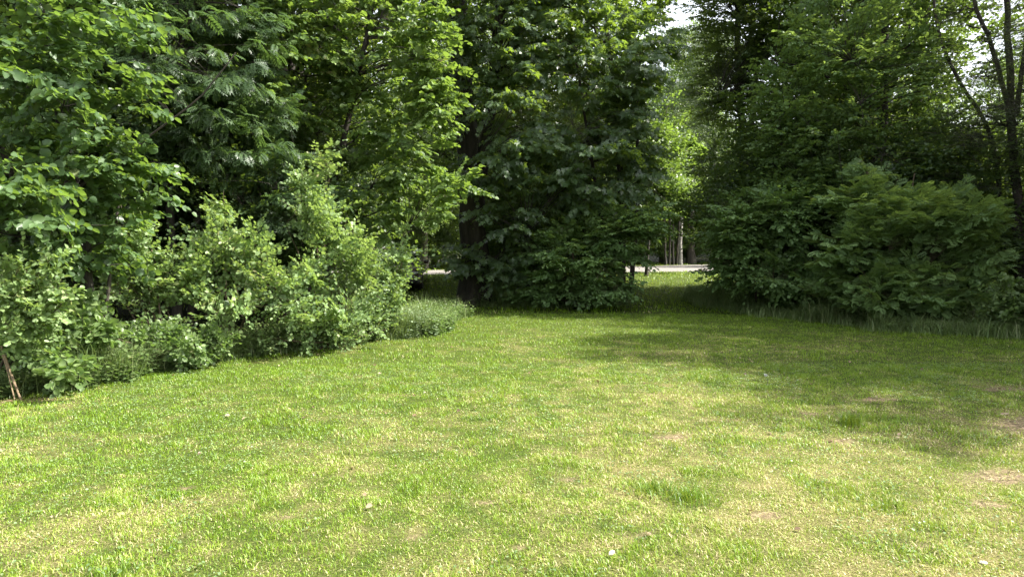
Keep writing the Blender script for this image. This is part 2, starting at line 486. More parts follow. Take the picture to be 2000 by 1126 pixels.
B_BIRCH2 = bark_mat("birch_bark_streaked", (.06, .05, .04), (.42, .40, .36), 4, 3.5)
B_STICK = bark_mat("bare_wood", (.11, .075, .045), (.30, .22, .13), 30)

def ground_mat():
    m, t = nodes("ground_soil_and_turf")
    out = t.nodes.new("ShaderNodeOutputMaterial"); p = t.nodes.new("ShaderNodeBsdfPrincipled"); p.inputs['Roughness'].default_value = .95
    p.inputs['Specular IOR Level'].default_value = .1
    def attr(n):
        a = t.nodes.new("ShaderNodeAttribute"); a.attribute_name = n; return a.outputs['Fac']
    tc = t.nodes.new("ShaderNodeTexCoord")
    def noise(s, d=5, r=.65):
        n = t.nodes.new("ShaderNodeTexNoise"); n.inputs['Scale'].default_value = s; n.inputs['Detail'].default_value = d; n.inputs['Roughness'].default_value = r
        t.links.new(tc.outputs['Object'], n.inputs['Vector']); return n.outputs['Fac']
    def mix(f, a, b):
        x = t.nodes.new("ShaderNodeMix"); x.data_type = 'RGBA'
        if isinstance(f, float): x.inputs[0].default_value = f
        else: t.links.new(f, x.inputs[0])
        t.links.new(a, x.inputs[6]); t.links.new(b, x.inputs[7]); return x.outputs[2]
    fine = noise(70, 6, .75)
    green = ramp(t, [(.36, (.015, .024, .006)), (.5, (.05, .075, .014)), (.66, (.14, .16, .04))], fine)
    dryc = ramp(t, [(.36, (.07, .055, .025)), (.5, (.18, .15, .06)), (.66, (.42, .35, .19))], fine)
    soil = ramp(t, [(.38, (.035, .025, .015)), (.5, (.17, .125, .075)), (.60, (.42, .33, .21))], noise(28, 9, .85))
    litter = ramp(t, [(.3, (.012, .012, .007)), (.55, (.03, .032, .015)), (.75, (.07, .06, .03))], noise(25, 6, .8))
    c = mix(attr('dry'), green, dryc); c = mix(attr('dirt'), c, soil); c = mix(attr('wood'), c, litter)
    t.links.new(c, p.inputs['Base Color'])
    bm = t.nodes.new("ShaderNodeBump"); bm.inputs['Strength'].default_value = .6; bm.inputs['Distance'].default_value = .02
    t.links.new(fine, bm.inputs['Height']); t.links.new(bm.outputs[0], p.inputs['Normal'])
    t.links.new(p.outputs[0], out.inputs[0])
    return m

# ------------------------------------------------------------------ fields over the ground
YL = [-6, 5, 7.3, 8.6, 10, 11.1, 13.2, 16.2, 17.2]; XL = [-9.5, -7.6, -5.7, -5.2, -4.5, -3.1, -1.9, -1.5, -2.6]
YRR = [0, 9, 12.4, 13.2, 15.6, 19, 21, 26]; XRR = [16, 12.5, 9.3, 8.1, 7.0, 5.9, 6.2, 7.2]
def XLf(y): return np.interp(y, YL, XL) + (fbm(y * 1.1, y * 0 + 3, 71, 3) - .5) * .9
def XRf(y): return np.interp(y, YRR, XRR) + (fbm(y * .9, y * 0 + 7, 73, 3) - .5) * .9
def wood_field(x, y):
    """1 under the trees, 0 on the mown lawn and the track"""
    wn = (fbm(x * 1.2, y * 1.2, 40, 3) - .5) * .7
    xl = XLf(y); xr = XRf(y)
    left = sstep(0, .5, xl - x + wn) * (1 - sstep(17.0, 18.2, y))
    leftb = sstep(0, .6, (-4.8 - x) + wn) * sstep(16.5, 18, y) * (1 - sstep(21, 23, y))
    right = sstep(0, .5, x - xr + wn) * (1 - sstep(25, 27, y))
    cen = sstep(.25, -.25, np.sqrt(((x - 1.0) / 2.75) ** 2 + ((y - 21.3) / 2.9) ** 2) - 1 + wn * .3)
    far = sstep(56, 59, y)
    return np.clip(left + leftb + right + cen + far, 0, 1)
DIRT = [(3.50, 4.72, .40, .20), (4.65, 6.15, .45, .32), (5.75, 7.8, .4, .2), (2.75, 5.65, .20, .12), (0.05, 3.6, .07, .05),
        (-5.2, 7.2, .6, .14), (1.1, 5.2, .12, .06), (-.15, 4.25, .08, .05), (1.95, 6.35, .16, .08), (-1.35, 4.0, .08, .05),
        (1.55, 4.05, .10, .06), (.75, 3.75, .14, .05), (2.35, 5.0, .12, .06), (-.55, 3.75, .10, .05), (1.35, 5.75, .22, .09), (2.9, 6.6, .22, .10), (.4, 4.7, .10, .05), (-2.2, 4.5, .10, .05), (3.0, 4.2, .14, .07), (2.2, 3.6, .10, .05), (3.9, 7.2, .25, .1)]
def dirt_field(x, y):
    d = np.zeros_like(x)
    n = fbm(x * 7, y * 7, 77, 5) - .5
    for (cx, cy, rx, ry) in DIRT:
        r = np.sqrt(((x - cx) / rx) ** 2 + ((y - cy) / ry) ** 2) + n * 1.9
        d = np.maximum(d, .9 * (1 - sstep(.25, 1.25, r)))
    return d
def dry_field(x, y):
    a = fbm(x * .8 + 3, y * .8, 5, 5); b = fbm(x * 5.5, y * 5.5, 9, 5)
    near = 1 - sstep(3.5, 11.5, y)
    rgt = sstep(-2.2, 2.0, x + .12 * y)
    base = .26 * near + .26 * near * rgt + .10 * (1 - sstep(9, 14, y)) * rgt
    v = base - .06 + (a - .5) * .95 + (b - .5) * 1.2
    return np.clip(v, 0, 1) * (1 - sstep(11, 17, y) * .8)

def axis(near0, near1, step, far0, far1, n):
    mid = np.arange(near0, near1, step)
    lo = near0 - (near0 - far0) * (np.linspace(1, 0, n, endpoint=False)) ** 2.2
    hi = near1 + (far1 - near1) * (np.linspace(0, 1, n)) ** 2.2
    return np.concatenate([lo, mid, hi])

M_GROUND = ground_mat()
gx = axis(-8, 9, .06, -160, 160, 50); gy = axis(1.5, 14, .06, -60, 240, 90)
GX, GY = np.meshgrid(gx, gy)
GZ = ground_z(GX, GY)
nX, nY = len(gx), len(gy)
ii = (np.arange(nY - 1)[:, None] * nX + np.arange(nX - 1)[None]).ravel()
FI = np.stack([ii, ii + 1, ii + nX + 1, ii + nX], 1)
gr = make_mesh('ground', np.stack([GX.ravel(), GY.ravel(), GZ.ravel()], 1), np.full(len(FI), 4), FI.ravel(), M_GROUND,
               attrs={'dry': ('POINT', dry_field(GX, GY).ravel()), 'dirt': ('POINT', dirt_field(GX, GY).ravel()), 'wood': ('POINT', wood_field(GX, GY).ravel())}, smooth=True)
tag(gr, kind='structure', label='lawn and woodland floor with dry and bare patches', cat='ground')

# ------------------------------------------------------------------ road behind the trees
def road_mat():
    m, t = nodes("gravel_road")
    out = t.nodes.new("ShaderNodeOutputMaterial"); p = t.nodes.new("ShaderNodeBsdfPrincipled"); p.inputs['Roughness'].default_value = .9
    tc = t.nodes.new("ShaderNodeTexCoord"); n = t.nodes.new("ShaderNodeTexNoise"); n.inputs['Scale'].default_value = 3; n.inputs['Detail'].default_value = 10; n.inputs['Roughness'].default_value = .75
    t.links.new(tc.outputs['Object'], n.inputs['Vector'])
    c = ramp(t, [(.3, (.12, .105, .095)), (.7, (.27, .245, .22))], n.outputs['Fac']); t.links.new(c, p.inputs['Base Color'])
    t.links.new(p.outputs[0], out.inputs[0]); return m
rx = np.linspace(-60, 60, 121)
near = np.interp(rx, [-60, -4.3, 8, 60], [22.5, 30.2, 34.5, 48]); near = near + (fbm(rx * .9, rx * 0, 8) - .5) * .5
farr = np.interp(rx, [-60, -5.5, 8, 14, 60], [29, 36.5, 46, 51, 64]) + (fbm(rx * .8, rx * 0, 18) - .5) * .5
rows = []
for k in range(5):
    yy = near + (farr - near) * k / 4
    zz = ground_z(rx, yy) + (.004 if k in (0, 4) else .03)
    rows.append(np.stack([rx, yy, zz], 1))
V = np.concatenate(rows); n = len(rx)
ii = (np.arange(4)[:, None] * n + np.arange(n - 1)[None]).ravel()
FI = np.stack([ii, ii + 1, ii + n + 1, ii + n], 1)
rd = make_mesh('road', V, np.full(len(FI), 4), FI.ravel(), road_mat(), smooth=True)
tag(rd, kind='structure', label='pale gravel road crossing behind the trees', cat='road')
def road_y(x): return np.interp(x, rx, near), np.interp(x, rx, farr)

# ------------------------------------------------------------------ grass blades
def blades(P, H, W, lean, rnd, name, mat, parent=None, curl=.5):
    """each blade: quad + tip triangle, bending over"""
    n = len(P)
    a = R.uniform(0, 2 * np.pi, n); d = np.stack([np.cos(a), np.sin(a), np.zeros(n)], 1)
    s = np.stack([-np.sin(a + R.normal(size=n) * .6), np.cos(a), np.zeros(n)], 1); s = unit(s)
    up = np.array([0, 0, 1.0])
    m = P + up * (H * .55)[:, None] + d * (lean * H * .28)[:, None]
    t = P + up * (H * (1 - curl * lean * .5))[:, None] + d * (lean * H * .95)[:, None]
    w = W[:, None] * .5
    V = np.stack([P - s * w, P + s * w, m + s * w * .8, m - s * w * .8, t], 1).reshape(-1, 3)
    b = np.arange(n) * 5
    q = np.stack([b, b + 1, b + 2, b + 3, b + 3, b + 2, b + 4], 1).ravel()
    fs = np.tile([4, 3], n)
    return make_mesh(name, V, fs, q, mat, parent, attrs={'rnd': ('FACE', np.repeat(np.clip(rnd, 0, 1), 2))})

def lawn_points(n, y0, y1, marg=1.5):
    y = np.sqrt(R.uniform(y0 ** 2, y1 ** 2, n)); x = (R.random(n) * 2 - 1) * (y * .76 + marg)
    return x, y
LP_, LH, LW, LL, LR = [], [], [], [], []
def add_lawn(n, y0, y1, h, wd):
    x, y = lawn_points(n, y0, y1)
    wf = wood_field(x, y); df = dirt_field(x, y); dr = dry_field(x, y)
    tuft = fbm(x * 3.1, y * 3.1, 21, 4); tuft2 = fbm(x * 12, y * 12, 33, 3)
    nr, fr = road_y(x); onroad = (y > nr - .1) & (y < fr + .1)
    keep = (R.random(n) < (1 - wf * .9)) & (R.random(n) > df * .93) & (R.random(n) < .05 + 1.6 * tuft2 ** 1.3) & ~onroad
    x, y, dr, tuft, df, tuft2 = [q[keep] for q in (x, y, dr, tuft, df, tuft2)]
    k = len(x)
    H = h * (.5 + .75 * sstep(.40, .75, tuft)) * (.4 + .8 * R.random(k)) * (1 - .45 * df) * (1 - .25 * dr)
    rn = .02 + .46 * R.random(k) + .35 * (tuft2 - .5) + dr * (.12 + .62 * R.random(k) ** .8)
    dead = R.random(k) < .05 + .45 * dr
    rn = np.where(dead, .78 + .22 * R.random(k), rn)
    H = np.where(dead, H * .7, H)
    LP_.append(np.stack([x, y, ground_z(x, y) - .003], 1)); LH.append(H); LW.append(wd * (.6 + .8 * R.random(k)))
    LL.append(np.where(dead, R.uniform(.8, 2.2, k), R.uniform(.2, 1.1, k))); LR.append(rn)
add_lawn(400000, 1.6, 5.2, .044, .0036)
add_lawn(330000, 5.2, 9.5, .050, .0050)
add_lawn(330000, 9.5, 17, .055, .0062)
add_lawn(110000, 17, 36, .12, .018)
add_lawn(60000, 36, 62, .16, .035)
lw = blades(np.concatenate(LP_), np.concatenate(LH), np.concatenate(LW), np.concatenate(LL), np.concatenate(LR), 'lawn_grass', M_BLADE)
tag(lw, 'short mown grass of the lawn, green to straw yellow', 'grass', kind='stuff')

# flat lying dead grass (thatch) in the dry and bare places
x, y = lawn_points(150000, 1.6, 11)
k = (R.random(len(x)) < np.maximum(dry_field(x, y) * .55, dirt_field(x, y) * .55) * (.3 + 1.2 * fbm(x * 8, y * 8, 55, 3))) & (wood_field(x, y) < .5)
x, y = x[k], y[k]; n = len(x)
th = blades(np.stack([x, y, ground_z(x, y) + .002 + .012 * R.random(n)], 1), R.uniform(.008, .022, n), R.uniform(.0025, .005, n), R.uniform(1.5, 4.0, n), .72 + .28 * R.random(n), 'thatch', M_BLADE, curl=.25)
tag(th, 'dead straw coloured grass lying flat in the dry patches', 'dead grass', kind='stuff')
# fallen brown leaves and soil crumbs
lv = Leaves(); x, y = lawn_points(2600, 1.8, 12)
k = R.random(len(x)) < .12 + .9 * dirt_field(x, y); x, y = x[k], y[k]; n = len(x); a = R.uniform(0, 6.28, n)
lv.add(np.stack([x, y, ground_z(x, y) + .02], 1), np.stack([np.cos(a), np.sin(a), R.normal(size=n) * .3], 1), np.stack([R.normal(size=n) * .5, R.normal(size=n) * .5, np.ones(n)], 1), R.uniform(.015, .05, n), R.random(n))
M_DEAD = leaf_mat("dead_leaf", [(0, (.12, .07, .035)), (.6, (.26, .17, .09)), (1, (.45, .36, .22))], trans=(.2, .13, .05), tfac=.2, sat=.9)
tag(lv.build('fallen_leaves', 'small', M_DEAD), 'scattered dry brown leaves on the lawn', 'fallen leaves', kind='stuff')

x, y = lawn_points(60000, 1.6, 10)
k = R.random(len(x)) < dirt_field(x, y) * .8; x, y = x[k], y[k]; n = len(x)
lv = Leaves(); d = unit(R.normal(size=(n, 3)))
lv.add(np.stack([x, y, ground_z(x, y) - .002], 1), d, unit(R.normal(size=(n, 3))), R.uniform(.006, .022, n), R.random(n) * .8)
tag(lv.build('soil_crumbs', 'clump', M_CRUMB), 'loose soil crumbs and grit in the bare patches', 'soil', kind='stuff')

# clover and small weeds in the turf
lv = Leaves()
x, y = lawn_points(52000, 1.6, 9.5)
cl = fbm(x * 1.3, y * 1.3, 61, 4)
k = (cl > .47) & (wood_field(x, y) < .4) & (R.random(len(x)) > dirt_field(x, y)) & (R.random(len(x)) > dry_field(x, y) * .8)
x, y = x[k], y[k]; nn_ = len(x)
a = R.uniform(0, 6.28, nn_)
lv.add(np.stack([x, y, ground_z(x, y) + R.uniform(.012, .035, nn_)], 1), np.stack([np.cos(a), np.sin(a), R.normal(size=nn_) * .2], 1),
       np.stack([R.normal(size=nn_) * .4, R.normal(size=nn_) * .4, np.ones(nn_)], 1), R.uniform(.010, .021, nn_), .35 + .6 * R.random(nn_))
M_CLOVER = leaf_mat('clover_leaf', [(0, (.08, .17, .04)), (.7, (.17, .29, .07)), (.93, (.26, .36, .12)), (.992, (.30, .38, .14)), (1, (.7, .7, .6))], trans=(.26, .40, .08))
clv = lv.build('clover', 'small', M_CLOVER)
tag(clv, 'low clover and small broad leaved weeds among the lawn grass', 'clover', kind='stuff')

# tall unmown grass along the edges
def edge_pts(n, which):
    if which == 'left':
        y = R.uniform(6.5, 16.6, n); x = XLf(y) - np.abs(R.normal(size=n)) * .55 + .55 * R.random(n)
    elif which == 'right':
        y = R.uniform(9, 22, n); x = XRf(y) + np.abs(R.normal(size=n)) * 1.1 - .9 * R.random(n) ** 1.5 - .1
    elif which == 'left_tip':
        y = R.uniform(14.5, 18, n); x = R.uniform(-3.6, -1.2, n)
    else:
        a = R.uniform(math.pi * .95, 2.1 * math.pi, n); r = 1 + np.abs(R.normal(size=n)) * -.12 + .02
        x = 1.0 + 2.8 * r * np.cos(a); y = 21.3 + 2.9 * r * np.sin(a)
    return x, y
def tall_grass(which, n, h, label, dens=.5):
    x, y = edge_pts(n, which)
    c = fbm(x * 1.6, y * 1.6, 90, 3)
    k = c > dens - .1; x, y, c = x[k], y[k], c[k]; n = len(x)
    H = h * (.35 + .95 * R.random(n)) * (.1 + 1.7 * c * c + .3 * fbm(x * 5, y * 5, 14, 2))
    rnd = R.random(n) * .85 + .1 * (R.random(n) < .1)
    o = blades(np.stack([x, y, ground_z(x, y) - .01], 1), H, .0065 * (.5 + .9 * R.random(n)) * (1 + .035 * y), R.uniform(.2, 1.5, n), rnd, 'tall_grass', M_TALL, curl=.55)
    tag(o, label, 'tall grass', kind='stuff')
tall_grass('left', 40000, .44, 'unmown grass at the foot of the left hand bushes', .30)
tall_grass('left_tip', 2600, .45, 'seeding grass stalks at the far tip of the left bushes', .3)
tall_grass('right', 42000, .46, 'tall unmown grass below the right hand trees', .3)
tall_grass('centre', 5000, .30, 'grass fringe under the middle trees', .4)

# low herbs, brambles, nettles
def herbs(name, x, y, h, nl, size, label, mat=M_HERB, leaf='small', cat='undergrowth', kind='stuff', lean=.3, stems=True):
    n = len(x); H = h * (.35 + .9 * R.random(n))
    b = np.stack([x, y, ground_z(x, y)], 1)
    d = unit(np.stack([R.normal(size=n) * lean, R.normal(size=n) * lean, np.ones(n)], 1))
    lv = Leaves(); tb = Tubes()
    N = unit(np.stack([R.normal(size=n), R.normal(size=n), np.zeros(n)], 1))
    t = (np.arange(nl) + 1.2) / (nl + .2); t = t[None] + R.normal(size=(n, nl)) * .03
    pos = b[:, None] + d[:, None] * (H[:, None] * t)[:, :, None]
    a = R.uniform(0, 6.28, (n, 1)) + np.arange(nl)[None] * 2.4 + R.normal(size=(n, nl)) * .3
    out = np.stack([np.cos(a), np.sin(a), np.full_like(a, .15) + R.normal(size=a.shape) * .2], 2)
    nr = np.stack([-np.cos(a) * .25, -np.sin(a) * .25, np.ones_like(a)], 2) + R.normal(size=(n, nl, 3)) * .3
    sz = size * (1.15 - .45 * t) * (.7 + .5 * R.random((n, nl)))
    tone = R.random((n, 1)) * .45
    lv.add(pos.reshape(-1, 3), out.reshape(-1, 3), nr.reshape(-1, 3), sz.ravel(), np.clip(tone + .15 + .4 * t * R.random((n, nl)) + .1, 0, 1).ravel())
    if stems:
        P = b[:, None] + d[:, None] * (H[:, None] * np.array([0, 1.0])[None])[:, :, None]
        tb.add(P, np.broadcast_to(np.array([.003, .0015]), (n, 2)), 3)
        if kind != 'stuff': tb.add(np.stack([np.broadcast_to(b[0] + (0, 0, .006), (n, 3)), b + (0, 0, .01)], 1), np.full((n, 2), .004), 3)
    if kind == 'stuff':
        o = lv.build(name, leaf, mat); tag(o, label, cat, kind='stuff')
        if stems: s = tb.build('stems', M_HERB2, o)
    else:
        o = empty(name, b[0]); tag(o, label, cat)
        lv.build('foliage', leaf, mat, o, origin=b[0]); tb.build('stems', M_HERB2, o, origin=b[0])
    return o
M_HERB2 = bark_mat("herb_stem", (.06, .09, .03), (.12, .13, .05), 20, 1, .1)
def band(n, which, off, sp):  # strip following a bank
    if which == 'left': y = R.uniform(6.8, 16.5, n); x = XLf(y) - off - np.abs(R.normal(size=n)) * sp
    elif which == 'right': y = R.uniform(9, 24, n); x = XRf(y) + off + np.abs(R.normal(size=n)) * sp
    else:
        a = R.uniform(0, 6.28, n); r = np.clip(1 - np.abs(R.normal(size=n)) * sp * .3 - off * .3, .1, 1)
        x = 1.0 + 2.75 * r * np.cos(a); y = 21.3 + 2.9 * r * np.sin(a)
    c = fbm(x * 1.5, y * 1.5, 123, 3) > .40
    return x[c], y[c]
herbs('undergrowth', *band(4200, 'left', -.12, .9), .38, 9, .06, 'nettles, brambles and seedlings under the left bushes')
herbs('weeds', *band(3600, 'left', -.50, .38), .30, 7, .072, 'low ragged weeds where the lawn meets the left bushes')
herbs('weeds', *band(3600, 'right', -.5, .6), .24, 7, .05, 'low ragged weeds where the lawn meets the right hand grass')
herbs('undergrowth', *band(4600, 'right', .45, 1.5), .62, 10, .07, 'low leafy plants under the right hand trees')
herbs('undergrowth', *band(2200, 'centre', 0, 1.0), .42, 9, .07, 'low leafy plants round the middle tree trunks')

# ------------------------------------------------------------------ trees
def gp(px, Y, dz=0.0):
    x = (px - 1000) / F * Y
    return (x, Y, float(ground_z(x, Y)) + dz)
W_ = lambda px, py, Y: tuple(world(px, py, Y))

# left: hazel nearest the camera
make_tree('hazel_tree', 'large hazel with big round leaves hanging over the left edge of the lawn', 'tree',
    [([gp(170, 8.6, -.1), W_(175, 420, 8.7), W_(125, 250, 8.6), W_(110, 60, 8.4), W_(90, -160, 8.4)], .06, .02),
     ([gp(160, 8.8, -.1), W_(60, 420, 8.6), W_(-40, 150, 8.2), W_(-80, -150, 8)], .05, .02),
     ([gp(185, 9.0, -.1), W_(250, 300, 9.2), W_(400, 200, 9.2), W_(470, 110, 9.2)], .028, .008)],
    [ell(110, 110, 7.9, 220, 190, 1.1), ell(20, 360, 7.3, 150, 130, .8), ell(290, 330, 8.6, 90, 70, .6), ell(60, 470, 8.2, 130, 80, .6), ell(190, 440, 8.6, 110, 110, .7), ell(130, 300, 8.2, 130, 90, .7), ell(120, -230, 8.4, 330, 180, 1.7), ell(-150, 200, 7.8, 160, 300, 1.2)],
    440, 'round', .098, M_HAZEL, B_DARK, twigs=5, nleaf=7, tlen=.30, droop=.28, up=.1, jit=.5, limb_r=.018, inner=.15)
make_tree('rowan_tree', 'rowan with feathery divided leaves behind the hazel at upper left', 'tree',
    [([gp(345, 12, -.1), W_(330, 300, 12), W_(370, 80, 12), W_(390, -250, 12)], .08, .03), ([gp(365, 12.3, -.1), W_(400, 300, 12.4), W_(430, 0, 12.6)], .06, .02)],
    [ell(400, 90, 11.3, 170, 130, 1.2), ell(470, 260, 11.6, 110, 90, .9), ell(330, 240, 12, 110, 110, .9), ell(400, -180, 11.8, 240, 180, 1.6), ell(560, 380, 12, 90, 70, .8)],
    300, 'rowan', .22, M_ROWAN, B_DARK, twigs=5, nleaf=5, tlen=.30, droop=.2, ldroop=.35)
make_tree('lime_tree', 'sunlit broad leaved tree with yellow green leaves leaning right over the shrubs', 'tree',
    [([gp(630, 13.8, -.1), W_(650, 380, 13.8), W_(700, 180, 13.6), W_(760, -100, 13.5)], .09, .03), ([gp(615, 13.9, -.1), W_(570, 330, 13.5), W_(500, 120, 12.7)], .06, .02)],
    [ell(560, 60, 12.4, 150, 90, .9), ell(520, 190, 12.2, 75, 70, .6), ell(700, 60, 13.2, 160, 110, 1.1), ell(800, 250, 12.7, 100, 130, .9), ell(740, 380, 13.2, 120, 100, .8), ell(905, 355, 12.4, 62, 28, .45), ell(860, 415, 12.8, 45, 40, .5), ell(850, 180, 12.6, 60, 80, .6), ell(850, 60, 12.9, 60, 80, .7), ell(680, 240, 13.4, 110, 110, .8), ell(690, -170, 13.4, 260, 170, 1.7)],
    620, 'round', .098, M_LIME, B_DARK, twigs=5, nleaf=8, tlen=.28, droop=.3, up=.12, jit=.4, limb_r=.022, inner=.4)

# left: sunlit shrubs with small round leaves
SH = dict(leaf='small', lsize=.066, lmat=M_SHRUB, bmat=B_TWIG)
SB = dict(leaf='small', lsize=.068, lmat=M_SHRUB, bmat=B_TWIG, twigs=6, nleaf=8, tlen=.30, up=.55, flat=.6, jit=.55, droop=.12, ldroop=.02, inner=.15, n_limb=16, limb_r=.010, trad=.0025, root_flare=False, limb_rise=.9, minz=.1)
def bush_stems(pts, Yb, tops):
    return [([gp(pts[i % len(pts)], Yb, -.05), W_(.6 * pts[i % len(pts)] + .4 * tx, ty + .45 * (690 - ty), Yb), W_(tx, ty, Yt)], .014, .004) for i, (tx, ty, Yt) in enumerate(tops)]
make_tree('honeysuckle_bush', 'broad arching sunlit bush of small round pale leaves nearest the lawn', 'shrub', bush_stems([440, 452], 10.5, [(440, 372, 10.1), (395, 440, 10.0), (500, 450, 10.2), (360, 520, 9.9), (545, 540, 10.1)]),
    [ell(430, 470, 10.0, 75, 55, .6), ell(440, 405, 10.1, 28, 40, .3), ell(505, 500, 10.1, 70, 60, .6), ell(375, 540, 9.8, 60, 50, .6), ell(460, 590, 9.7, 100, 50, .6), ell(560, 575, 10.1, 60, 60, .6)], 128, **SB)
make_tree('honeysuckle_bush', 'tallest of the sunlit bushes with a leafy shoot standing above the rest', 'shrub', bush_stems([630, 642], 11.3, [(642, 285, 10.9), (590, 330, 11.0), (680, 420, 11.0), (560, 440, 10.8), (715, 500, 11.2)]),
    [ell(620, 420, 10.8, 65, 50, .6), ell(640, 320, 10.9, 20, 42, .25), ell(590, 350, 11.0, 25, 35, .3), ell(670, 480, 10.9, 65, 50, .6), ell(610, 540, 10.5, 60, 45, .6), ell(710, 545, 11.2, 50, 55, .5), ell(650, 610, 10.7, 80, 45, .6)], 140, **SB)
make_shrub('honeysuckle_bush', 'low rounded sunlit shrub beside the dark parked car', [(-2.35, 12.2), (-2.5, 12.6)],
    [(world(788, 445, 12.2), .05), (world(762, 500, 12.0), .15), (world(715, 530, 11.8), .22), (world(750, 570, 11.9), .18), (world(700, 580, 11.5), .35)], stems_per=3, **SH)
make_shrub('honeysuckle_bush', 'thin leggy shrub with bare lower stems left of the bright shrubs', [(-5.0, 9.6), (-4.7, 9.7)],
    [(world(235, 375, 9.4), .1), (world(270, 400, 9.5), .1), (world(240, 470, 9.3), .2), (world(300, 520, 9.5), .3), (world(215, 520, 9.3), .2)], stems_per=2, start=.45, **SH)
make_shrub('honeysuckle_bush', 'yellowish leaved branch of a shrub reaching in at the left edge', [(-5.9, 7.9)],
    [(world(100, 510, 7.1), .08), (world(40, 520, 7.0), .15), (world(20, 570, 6.9), .15), (world(-60, 520, 7), .3)], stems_per=3, start=.5, **SH)
make_shrub('bramble_bush', 'low bramble clump with serrated leaves at the foot of the left shrubs', [(-4.7, 9.3), (-4.3, 9.5)],
    [(world(250, 640, 9.0), .3), (world(330, 650, 9.0), .3), (world(420, 655, 9.3), .3), (world(180, 640, 8.6), .3)], 'small', .07, M_HERB, B_TWIG, stems_per=4, start=.1)
make_shrub('bramble_bush', 'leafy bush of larger dull leaves low at the left edge', [(-5.6, 8.3), (-5.2, 8.5)],
    [(world(90, 590, 8.2), .4), (world(30, 600, 8.0), .4), (world(150, 600, 8.5), .3), (world(60, 680, 7.8), .3)], 'round', .085, M_HERB, B_TWIG, stems_per=4, start=.1)
make_shrub('bramble_bush', 'sunlit low growth under the tall shrub near the lawn edge', [(-3.1, 10.9), (-2.5, 11.6)],
    [(world(560, 640, 10.4), .35), (world(640, 630, 10.9), .35), (world(720, 620, 11.6), .3), (world(500, 660, 10.1), .3)], 'small', .055, M_SHRUB, B_TWIG, stems_per=4, start=.1, side=20)
x = R.normal(size=230) * .32 - 2.05; y = R.normal(size=230) * .4 + 13.1
herbs('mugwort_clump', x, y, .46, 12, .06, 'pale silvery leaved weed clump at the tip of the left bushes', M_SILVER, 'small', 'plant', 'thing')

# centre
make_tree('maple_tree', 'big old maple with a thick dark trunk in the middle of the view', 'tree',
    [([gp(925, 20, -.1), W_(925, 420, 20), W_(910, 200, 20.2), W_(885, -60, 20.5), W_(880, -500, 20.5)], .42, .15),
     ([W_(925, 430, 20), W_(960, 200, 19.8), W_(985, -40, 19.6), W_(1010, -400, 19.5)], .20, .10)],
    [ell(1000, 220, 17.8, 85, 150, 1.3), ell(985, 60, 18.5, 110, 110, 1.6), ell(1000, 400, 18.0, 75, 90, 1.0), ell(930, 330, 18.6, 55, 45, .6), ell(915, 160, 18.8, 45, 120, .7), ell(905, 500, 19.2, 50, 45, .6), ell(985, 530, 18.6, 55, 50, .7), ell(1080, 330, 18.5, 70, 90, 1.1), ell(960, -250, 19, 330, 300, 3.5), ell(1040, 500, 18.6, 60, 60, .8), ell(760, -100, 20, 170, 260, 2.5)],
    1000, 'maple', .145, M_MAPLE, B_DARK, twigs=5, nleaf=6, tlen=.42, droop=.35, up=-.05, ldroop=.5, jit=.3, face=.35, limb_r=.06, inner=.5)
make_tree('maple_tree', 'younger maple with several thin stems right of the big dark trunk', 'tree',
    [([gp(1215, 20, -.1), W_(1215, 400, 20), W_(1190, 150, 20), W_(1170, -200, 20)], .11, .05), ([gp(1230, 20.4, -.1), W_(1245, 380, 20.4), W_(1240, 100, 20.4)], .08, .03), ([gp(1204, 20.1, -.1), W_(1160, 350, 19.6), W_(1120, 100, 19.3)], .07, .03)],
    [ell(1170, 120, 18.6, 130, 170, 1.6), ell(1160, 330, 18.2, 110, 100, 1.2), ell(1240, 260, 19.2, 75, 120, 1.2), ell(1080, 60, 19.6, 90, 120, 1.4), ell(1260, 90, 20.5, 60, 120, 1.3), ell(1150, -230, 20, 220, 200, 2.5)],
    760, 'maple', .145, M_MAPLE, B_DARK, twigs=5, nleaf=6, tlen=.40, droop=.3, up=0, ldroop=.45, jit=.35, face=.3, limb_r=.04, inner=.5)
make_tree('hazel_bush', 'rounded dark hazel bush in front of the middle trees', 'shrub',
    [([gp(1130, 18.9, -.1), W_(1120, 500, 18.8), W_(1100, 420, 18.6)], .04, .015), ([gp(1150, 18.9, -.1), W_(1190, 480, 18.7), W_(1230, 420, 18.5)], .04, .015)],
    [ell(1120, 500, 18.0, 95, 70, 1.1), ell(1210, 460, 18.0, 80, 60, 1.0), ell(1060, 560, 18.3, 60, 45, .8), ell(1170, 560, 17.9, 70, 40, .7), ell(1270, 420, 18.4, 45, 45, .6)],
    300, 'round', .095, M_HAZEL2, B_TWIG, twigs=6, nleaf=8, tlen=.42, droop=.18, up=.02, flat=1.8, jit=.22, ldroop=.1, limb_r=.015, tonebias=-.1)

